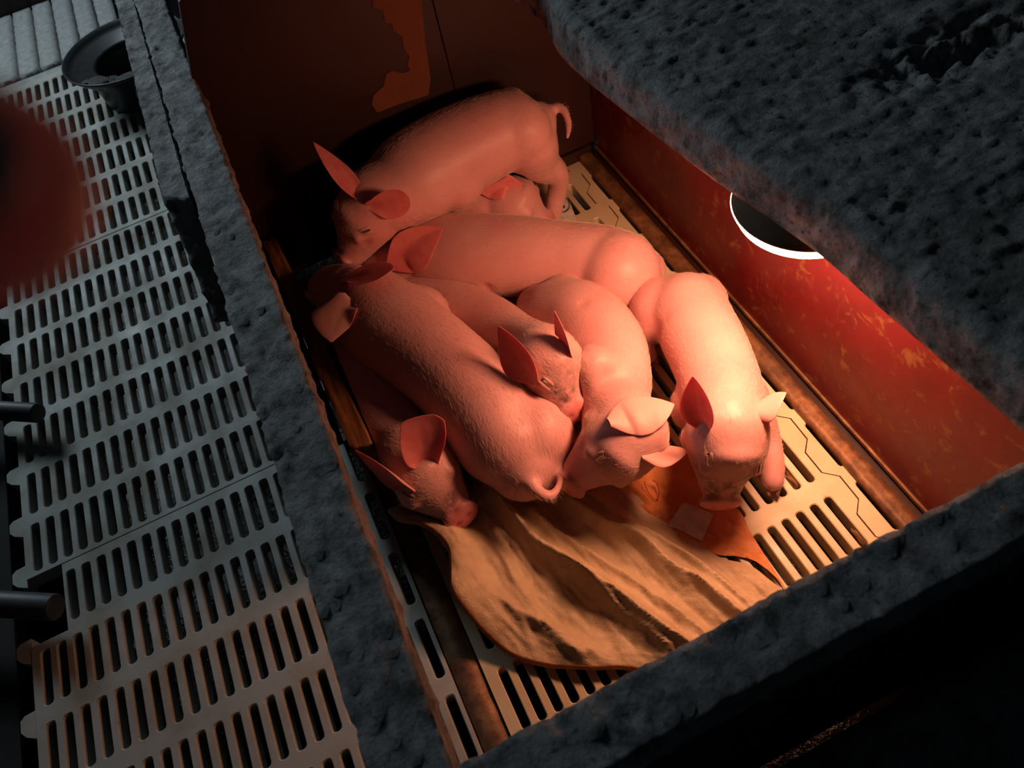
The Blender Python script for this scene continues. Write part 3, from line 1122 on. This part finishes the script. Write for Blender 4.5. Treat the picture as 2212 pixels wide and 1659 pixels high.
# horizontal pig
pig('piglet', 'long piglet stretched across the pile, smooth flank lit, ear laid open',
    [(1382, 588, .060, 58), (1350, 585, .072, 80), (1295, 572, .078, 86), (1215, 560, .082, 82), (1120, 554, .084, 88), (1030, 551, .084, 90), (955, 548, .082, 86), (905, 552, .078, 76)],
    (868, 560, .075), (712, 596, .025), cdir(0.05, -0.75, 0.65),
    [((866, 558), (957, 496), .030, cdir(-0.25, 0.45, 0.85), .062, {'cup': 0.5, 'prof': [0.6, 0.85, 1.1, 1.15, 0.95, 0.62, 0.35, 0.04]}),
     ((935, 472), (992, 454), .0, cdir(-0.1, 0.9, 0.3), .034, {})],
    hs=1.0, neck=1.1, eyes=[],
    blobs=[(1335, 590, .080, .067), (1330, 630, .055, .052), (960, 590, .05, .052), (1010, 610, .06, .040)],
    legs=[[(1330, 640, .06, .034), (1350, 672, .045, .024), (1385, 678, .030, .016)],
          [(975, 600, .07, .034), (1030, 630, .05, .024), (960, 620, .03, .014)]],
    dents=[(1238, 560, .15, .012, .004), (1240, 600, .14, .012, .005), (1250, 640, .10, .012, .005), (1050, 628, .08, .010, .006)], hair=11000)

# pig under the standing one
pig('piglet', 'half-hidden piglet lying under the belly of the standing one, only ear and cheek showing',
    [(915, 440, .05, 55), (970, 448, .055, 66), (1030, 450, .06, 70), (1075, 446, .062, 66)],
    (1100, 440, .072), (1196, 482, .032), cdir(0.1, -0.6, 0.8),
    [((1102, 402), (1016, 408), .004, cdir(0.1, 0.45, 0.85), .046, {'cup': 0.35})],
    hs=0.98, hair=3000, eyes=[])

# standing pig
pig('piglet', 'piglet standing at the back with lowered head and hanging tail',
    [(1158, 266, .192, 46), (1138, 274, .195, 76), (1095, 280, .195, 84), (1030, 308, .192, 93), (960, 344, .190, 97), (895, 384, .190, 98), (848, 416, .190, 86)],
    (800, 440, .195), (733, 572, .120), cdir(-0.35, -0.25, 0.85),
    [((740, 398), (676, 306), .03, cdir(0.6, 0.4, 0.3), .032, {}),
     ((812, 436), (886, 428), .012, cdir(0.2, 0.75, 0.6), .046, {'prof': [0.5, 0.66, 0.95, 1.15, 1.2, 1.0, 0.7, 0.12], 'cup': 0.9})],
    hs=0.96, neck=1.15, jw=0.82, eyes=[((790, 500), (.85, -.35))],
    legs=[[(1144, 312, .165, .050), (1170, 352, .120, .036), (1206, 378, .092, .021), (1204, 410, .058, .0185), (1196, 450, .026, .017), (1192, 468, .010, .017)],
          [(1120, 310, .15, .040), (1150, 345, .10, .03), (1160, 375, .05, .017), (1160, 400, .012, .013)],
          [(930, 400, .16, .050), (962, 430, .11, .036), (975, 465, .05, .024), (975, 482, .012, .016)]],
    blobs=[(1130, 305, .165, .054), (905, 405, .17, .062), (985, 395, .165, .045)],
    tail=[(1186, 240, .20, .010), (1208, 230, .205, .0085), (1222, 245, .20, .0080), (1229, 270, .19, .0070), (1226, 297, .182, .0056)],
    dirt=[(0.12, -0.01, 0.012, .012, .5)], hair=10000)


def settle_pigs():
    """bodies that touch flatten against each other, the floor and the boards"""
    from mathutils.bvhtree import BVHTree
    for p in PIGS:
        me = p['me']
        me.calc_loop_triangles()
        T = np.empty(len(me.loop_triangles) * 3, np.int32)
        me.loop_triangles.foreach_get('vertices', T)
        p['T'] = T.reshape(-1, 3)
    for it in range(2):
        for p in PIGS:
            p['bvh'] = BVHTree.FromPolygons(p['co'].tolist(), p['T'].tolist())
            p['lo'], p['hi'] = p['co'].min(0), p['co'].max(0)
        moves = []
        for a in PIGS:
            mv = np.zeros_like(a['co'])
            for b in PIGS:
                if a is b: continue
                ins = np.where(((a['co'] > b['lo'] - 0.001) & (a['co'] < b['hi'] + 0.001)).all(1))[0]
                for i in ins:
                    c = V(a['co'][i])
                    loc, nn, fi, d = b['bvh'].find_nearest(c, 0.05)
                    if loc is None or (c - loc).dot(nn) >= 0: continue
                    sa = 1.0 + 10 * a['hd'][i]
                    sb = 1.0 + 10 * b['hd'][b['T'][fi][0]]
                    mv[i] += np.array((loc - c) * (sb / (sa + sb) * (0.9 if it == 0 else 1.0)))
            moves.append(mv)
        for a, mv in zip(PIGS, moves):
            sm = mv
            if it == 0:
                for _ in range(3): sm = 0.5 * sm + 0.5 * a['lap'](sm)
            a['co'] = a['co'] + sm
    for p in PIGS:
        co = p['co']
        for ax, sg, lim in ((2, 1, 0.006), (0, 1, -0.066), (0, -1, WR - 0.005), (1, -1, WB - 0.004)):
            v = co[:, ax] * sg
            L0 = lim if sg > 0 else -lim
            lo = v < L0
            co[lo, ax] = sg * (L0 + (v[lo] - L0) * 0.02)
        p['me'].vertices.foreach_set('co', co.ravel())
        p['me'].update()
        p['bvh'] = BVHTree.FromPolygons(co.tolist(), p['T'].tolist())
    for p in PIGS:
        for er in p['ears']:
            ear(p['root'], p['bvh'], er)
        for ey in p['eyes']:
            eye(p['root'], p['bvh'], ey)
        coat(*p['coat'])


settle_pigs()


def under_pigs(x, y, z):
    for p in PIGS:
        h = p['bvh'].ray_cast(V((x, y, -0.01)), V((0, 0, 1)), z + 0.02)
        if h[0] is not None:
            z = min(z, max(0.0015, h[0].z - 0.002))
    return z


# ------------------------------------------------------------------ feed sack
def build_sack():
    base = at(1250, 1280, 0)
    root = tag(empty('feed_sack', base), 'crumpled woven feed sack, cream inside and orange outside, lying flat under the snouts', 'sack')
    c5 = lambda x, y: at(780 + x / 2.212, 1000 + y / 2.212, 0.012)
    ridges = [
        ([(540, 150), (600, 250), (700, 480), (800, 650), (940, 830), (1060, 930)], .011, .013),
        ([(620, 120), (680, 200), (850, 390), (980, 480), (1100, 560), (1250, 650), (1440, 800), (1560, 880)], .032, .017),
        ([(900, 100), (1000, 180), (1180, 290), (1350, 370), (1480, 490), (1640, 580), (1800, 720), (1900, 800)], .020, .013),
        ([(1020, 110), (1130, 190), (1280, 290), (1420, 360), (1600, 470), (1760, 600), (1900, 720)], .014, .009),
        ([(430, 250), (500, 420), (600, 600), (720, 700), (930, 800), (1100, 900)], .009, .013),
        ([(760, 160), (900, 300), (1080, 420), (1300, 560), (1500, 700), (1700, 860)], .012, .011),
        ([(820, 240), (980, 420), (1150, 620), (1300, 760), (1480, 900)], .008, .010)]
    DX = (at(1300, 1400, 0) - at(1080, 1130, 0)).normalized()
    RL = []
    for pts, h, wd in ridges:
        q = catmull([(*c5(*p),) for p in pts], 10)[:, :2]
        RL.append((q, h, wd))
    # outline of the cream sheet in plan
    px = lambda L, z=0.01: [at(a, b, z) for a, b in L]
    left = px([(842, 1102), (872, 1128), (915, 1148), (955, 1170), (985, 1205), (990, 1250), (992, 1290), (1020, 1330), (1060, 1372), (1110, 1408), (1180, 1428), (1270, 1436), (1390, 1442)], 0.02)
    left += [V((0.135, 0.19, 0)), V((0.18, 0.165, 0))]
    right = px([(1240, 960), (1300, 1000), (1340, 1030), (1372, 1055), (1412, 1100), (1460, 1140), (1520, 1175), (1560, 1200), (1620, 1215), (1665, 1248), (1700, 1275)], 0.012)
    right += [V((0.325, 0.215, 0)), V((0.30, 0.17, 0))]
    lc = catmull([(p.x, p.y) for p in left], 8)
    rc = catmull([(p.x, p.y) for p in right], 8)

    def resample(c, k):
        d = np.r_[0, np.cumsum(np.linalg.norm(np.diff(c, axis=0), axis=1))]
        t = np.linspace(0, d[-1], k)
        return np.c_[np.interp(t, d, c[:, 0]), np.interp(t, d, c[:, 1])]
    NU, NV_ = 130, 110
    lc, rc = resample(lc, NU), resample(rc, NU)
    bm = bmesh.new()
    grid = []
    for i in range(NU):
        row = []
        for j in range(NV_):
            t = j / (NV_ - 1)
            p = lc[i] * (1 - t) + rc[i] * t
            z = 0.006
            for q, h, wd in RL:
                dd = q - p
                d2 = (dd ** 2).sum(1)
                k = int(np.argmin(d2))
                dist = math.sqrt(d2[k])
                tg = q[min(k + 1, len(q) - 1)] - q[max(k - 1, 0)]
                sd = tg[0] * (p - q[k])[1] - tg[1] * (p - q[k])[0]
                wv = wd * (0.55 if sd > 0 else 1.0)     # steeper on one side
                z += 1.15 * h * math.exp(-(dist / wv) ** 1.35)
            ac, al = p[0] * DX.y - p[1] * DX.x, p[0] * DX.x + p[1] * DX.y
            z += 0.0065 * (0.5 - abs(fbm((ac * 5.0, al * 0.9, 2.0), 9, 3))) + 0.002 * fbm((p[0], p[1], 0), 30, 3) + 0.0012 * fbm((p[0], p[1], 1), 80, 3)
            # edge on the left is lifted and curls
            lift = math.exp(-(t / 0.16) ** 2) * (0.046 * math.exp(-((i / NU - 0.22) / 0.20) ** 4) + 0.010)
            z = z * (0.45 + 0.55 * min(1, t / 0.12)) * (0.3 + 0.7 * min(1, (1 - t) / 0.05)) + lift
            row.append(bm.verts.new((p[0], p[1], under_pigs(p[0], p[1], max(z, 0.004)))))
        grid.append(row)
    for i in range(NU - 1):
        for j in range(NV_ - 1):
            bm.faces.new((grid[i][j], grid[i + 1][j], grid[i + 1][j + 1], grid[i][j + 1]))
    edge = [r[0].co.copy() for r in grid]
    cream = from_bm('cream_sheet', bm, SACK, root)
    # orange face hanging from the lifted edge
    bm = bmesh.new()
    rows = []
    for i, e in enumerate(edge):
        nx = V((-1, -0.6, 0)).normalized()
        o1 = e + nx * 0.0055 + V((0, 0, -0.002))
        o2 = V((e.x + 0.004 - 0.010 * (0.5 + 0.5 * math.sin(i * 0.3)), e.y + 0.002, max(0.004, e.z * 0.5)))
        o3 = V((e.x + 0.012, e.y + 0.008, 0.004))
        o4 = V((e.x + 0.07, e.y + 0.03, 0.003))
        rows.append([bm.verts.new(q) for q in (e + V((0, 0, 0.0004)), o1, o2, o3, o4)])
    for a, b in zip(rows, rows[1:]):
        for k in range(4):
            bm.faces.new((a[k], b[k], b[k + 1], a[k + 1]))
    from_bm('orange_edge', bm, SACKO, root)
    # orange face at the right with its printed label
    bm = bmesh.new()
    A = px([(1330, 990), (1372, 1052), (1412, 1092), (1460, 1130), (1520, 1165), (1560, 1190), (1620, 1205), (1665, 1236), (1702, 1280)], 0.004)
    Bq = px([(1490, 960), (1500, 1000), (1525, 1040), (1560, 1075), (1600, 1106), (1622, 1150), (1650, 1195), (1672, 1230), (1704, 1284)], 0.004)
    a_ = resample(catmull([(p.x, p.y) for p in A], 6), 60)
    b_ = resample(catmull([(p.x, p.y) for p in Bq], 6), 60)
    g = []
    for i in range(60):
        row = []
        for j in range(36):
            t = j / 35
            p = (a_[i] - (b_[i] - a_[i]) * 0.25) * (1 - t) + b_[i] * t
            fold = 0.006 * max(0, fbm((p[0] * 3.0 + p[1], p[1] * 0.8, 5), 16, 3)) + 0.0012 * fbm((p[0], p[1], 8), 120, 3)
            row.append(bm.verts.new((p[0], p[1], under_pigs(p[0], p[1], 0.0035 + max(-0.002, fold * min(1, (1 - t) * 6))))))
        g.append(row)
    for i in range(59):
        for j in range(35):
            bm.faces.new((g[i][j], g[i + 1][j], g[i + 1][j + 1], g[i][j + 1]))
    osheet = from_bm('orange_sheet', bm, SACKO, root)
    from mathutils.bvhtree import BVHTree
    om = osheet.data
    ob = BVHTree.FromPolygons([v.co.copy() for v in om.vertices], [tuple(p.vertices) for p in om.polygons])
    lab = [(1478, 1083), (1542, 1108), (1516, 1166), (1442, 1132)]
    bm = bmesh.new()
    q = [at(a, b, 0.0085) for a, b in lab]
    gr = []
    for i in range(9):
        row = []
        for j in range(9):
            u, v = i / 8, j / 8
            p = (q[0] * (1 - u) + q[1] * u) * (1 - v) + (q[3] * (1 - u) + q[2] * u) * v
            hz = ob.ray_cast(V((p.x, p.y, 0.1)), V((0, 0, -1)))
            row.append(bm.verts.new(V((p.x, p.y, (hz[0].z if hz[0] is not None else 0.004) + 0.0012))))
        gr.append(row)
    for i in range(8):
        for j in range(8):
            bm.faces.new((gr[i][j], gr[i + 1][j], gr[i + 1][j + 1], gr[i][j + 1]))
    lb = from_bm('printed_label', bm, LABEL, root)
    lb['label'] = 'blank white square label'
    return root


build_sack()


# small printed scrap by the standing pig's foot
def build_scrap():
    c = at(1212, 452, 0.004)
    root = tag(empty('plastic_scrap', c), 'white plastic scrap with a black ringed emblem by the standing hind foot', 'scrap')
    q = px_ = [at(a, b, 0.003) for a, b in ((1150, 425), (1218, 412), (1232, 440), (1247, 478), (1175, 490))]
    bm = bmesh.new()
    f = bm.faces.new([bm.verts.new(p) for p in q])
    bmesh.ops.triangulate(bm, faces=[f])
    bmesh.ops.subdivide_edges(bm, edges=bm.edges, cuts=5)
    for v in bm.verts:
        v.co.z = 0.0035 + 0.0022 * abs(fbm(v.co, 60, 3))
    from_bm('sheet', bm, LABEL, root)
    # ring
    def disc_pts(px, py, a, b, rot, k=28):
        out = []
        for i in range(k):
            t = 2 * math.pi * i / k
            x, y = a * math.cos(t), b * math.sin(t)
            out.append(at(px + x * math.cos(rot) - y * math.sin(rot), py + x * math.sin(rot) + y * math.cos(rot), 0.0075))
        return out
    bm = bmesh.new()
    o_, i_ = disc_pts(1213, 440, 20, 17.5, 0.9), disc_pts(1213, 440, 18.4, 16, 0.9)
    vo, vi = [bm.verts.new(p) for p in o_], [bm.verts.new(p) for p in i_]
    for k in range(28):
        bm.faces.new((vo[k], vo[(k + 1) % 28], vi[(k + 1) % 28], vi[k]))
    for quad in (((1212, 438), (1216, 436), (1221, 448), (1217, 450)), ((1206, 440), (1210, 438), (1215, 451), (1211, 454))):
        bm.faces.new([bm.verts.new(at(a, b, 0.0075)) for a, b in quad])
    from_bm('printed_emblem', bm, INK, root, False)


build_scrap()


# ------------------------------------------------------------------ feeder and pipes on the left
def build_feeder():
    c = V((-0.245, 2.012, 0.0))
    root = tag(empty('feeder', c), 'round black iron feeder bowl with wet feed beside the left rail', 'feeder')
    bm = bmesh.new()
    lathe(bm, [(0.10, 0.0), (0.105, 0.06), (0.135, 0.09), (0.1475, 0.105), (0.1475, 0.109), (0.1445, 0.109), (0.139, 0.101), (0.128, 0.094), (0.088, 0.086), (0.083, 0.084), (0.079, 0.070), (0.070, 0.02), (0.0, 0.018)], c, 56)
    from_bm('bowl', bm, BLACK, root)
    bm = bmesh.new()
    for k in range(18):
        a = 3.6 + random.random() * 1.7
        r = 0.095 + random.random() * 0.028
        s = 0.006 + random.random() * 0.012
        ellipsoid(bm, c + V((r * math.cos(a), r * math.sin(a), 0.0885 + (r - 0.09) * 0.2)), (V((1, 0, 0)), V((0, 1, 0)), V((0, 0, 1))), (s * 1.5, s, s * 0.35), 10)
    s = NT('wet_feed')
    mt = s.out((0.05, 0.05, 0.045), 0.12, s.bump(s.noise(120, 5, 0.7), 0.9, 0.006))
    o = from_bm('wet_feed', bm, mt, root)
    o['kind'] = 'stuff'


build_feeder()
for (pxx, pyy, z, lab, rad, dpx) in ((84, 892, .045, 'upper dark pipe end poking over the outer slatted floor', 0.0165, 0.0), (122, 1312, .045, 'lower dark pipe end by the notch in the outer slatted floor', 0.0185, 0.0)):
    e = at(pxx, pyy, z)
    d = (at(pxx - 300, pyy - 18, z) - e).normalized()
    bm = bmesh.new()
    lathe(bm, [(0.0, 0.0), (rad - 0.004, 0.0), (rad - 0.001, 0.001), (rad, 0.003), (rad, 0.60), (0.0, 0.60)], e, 28, d)
    o = from_bm('pipe', bm, DARKPIPE)
    tag(o, lab, 'pipe', 'crate pipe ends')


# ------------------------------------------------------------------ odds and ends
P_ = [at(a, b, z) for a, b, z in ((1392, 1040, .012), (1400, 1062, .011), (1416, 1080, .010), (1424, 1066, .013), (1419, 1044, .015), (1410, 1038, .014))]
bm = bmesh.new()
loft(bm, catmull([(*p, 0.0006) for p in P_], 8), 6)
tag(from_bm('thread', bm, m_plain('red_thread', (0.5, 0.02, 0.02), 0.6)), 'thin red thread looped on the orange part of the sack', 'thread')
DUNG = m_plain('dried_dung', (0.26, 0.14, 0.06), 0.9)
for (a, b, lab, sz) in ((1712, 1040, 'crusty brown dung lump in a floor slot beside the front trotter', 0.011), (1858, 1160, 'crusty brown dung lump low in a floor slot near the front wall', 0.011)):
    c = at(a, b, -0.014)
    bm = bmesh.new()
    bmesh.ops.create_icosphere(bm, subdivisions=3, radius=1.0)
    for v in bm.verts:
        d = 1 + 0.45 * fbm(v.co + V((a, 0, 0)), 1.6, 3)
        v.co = c + V((v.co.x * 0.0053, v.co.y * sz * 1.5, v.co.z * 0.008)) * d
    tag(from_bm('dung_lump', bm, DUNG), lab, 'dung', 'dung lumps in the floor slots')

# ------------------------------------------------------------------ finger of the person holding the camera
def build_finger():
    def c3(x, y, z):       # camera space metres: right, down, forward
        return CAM + CR * x + CD * y + CF * z
    D = 0.060
    kx = D / FPX
    tipx = (150 - CX) * kx
    cy_ = (415 - CY) * kx
    r = 0.0096
    bm = bmesh.new()
    P = [(tipx - 0.0075, cy_, D, r * 0.93), (tipx - 0.018, cy_ + 0.0004, D - 0.001, r), (tipx - 0.030, cy_ + 0.001, D - 0.004, r * 1.04),
         (tipx - 0.050, cy_ + 0.003, D - 0.012, r * 1.12), (tipx - 0.075, cy_ + 0.006, D - 0.03, r * 1.2)]
    loft(bm, catmull([(*c3(a, b, c), rr) for a, b, c, rr in P], 6), 24)
    pc = c3(tipx - 0.105, cy_ + 0.03, D - 0.055)
    ellipsoid(bm, pc, (CR, CD, CF), (0.032, 0.042, 0.018), 20)
    for k in range(3):
        yy = cy_ + 0.020 + 0.018 * k
        Q = [(tipx - 0.080, yy, D - 0.040, 0.0095), (tipx - 0.060, yy + 0.001, D - 0.035, 0.009), (tipx - 0.052, yy + 0.001, D - 0.050, 0.0085), (tipx - 0.068, yy, D - 0.062, 0.008)]
        loft(bm, catmull([(*c3(a, b, c), rr) for a, b, c, rr in Q], 5), 14)
    loft(bm, catmull([(*c3(a, b, c), rr) for a, b, c, rr in [(tipx - 0.115, cy_ + 0.06, D - 0.06, 0.026), (tipx - 0.14, cy_ + 0.11, D - 0.10, 0.028), (tipx - 0.19, cy_ + 0.22, D - 0.18, 0.036)]], 6), 20)
    me0 = bpy.data.meshes.new('tmp')
    bm.to_mesh(me0)
    bm.free()
    o = bpy.data.objects.new('tmp', me0)
    COL.objects.link(o)
    m = o.modifiers.new('r', 'REMESH')
    m.mode = 'VOXEL'
    m.voxel_size = 0.0016
    m2 = o.modifiers.new('s', 'SMOOTH')
    m2.factor, m2.iterations = 0.5, 5
    dg = bpy.context.evaluated_depsgraph_get()
    me = bpy.data.meshes.new_from_object(o.evaluated_get(dg))
    bpy.data.objects.remove(o)
    s = NT('hand_skin')
    mt = s.out((0.92, 0.58, 0.50), 0.5, None, Subsurface_Weight=1.0, Subsurface_Radius=(1.0, 0.35, 0.28), Subsurface_Scale=0.04)
    root = tag(empty('person', c3(tipx - 0.05, cy_, D)), 'blurred fingertip of the person holding the camera, at the left edge', 'person')
    link('hand', me, mt, root)
    bm = bmesh.new()
    ellipsoid(bm, c3(tipx - 0.006, cy_, D - r * 0.80), (CR, CD, CF), (0.0075, 0.0058, 0.0022), 14)
    s = NT('nail')
    from_bm('fingernail', bm, s.out((0.7, 0.42, 0.36), 0.3), root)


build_finger()
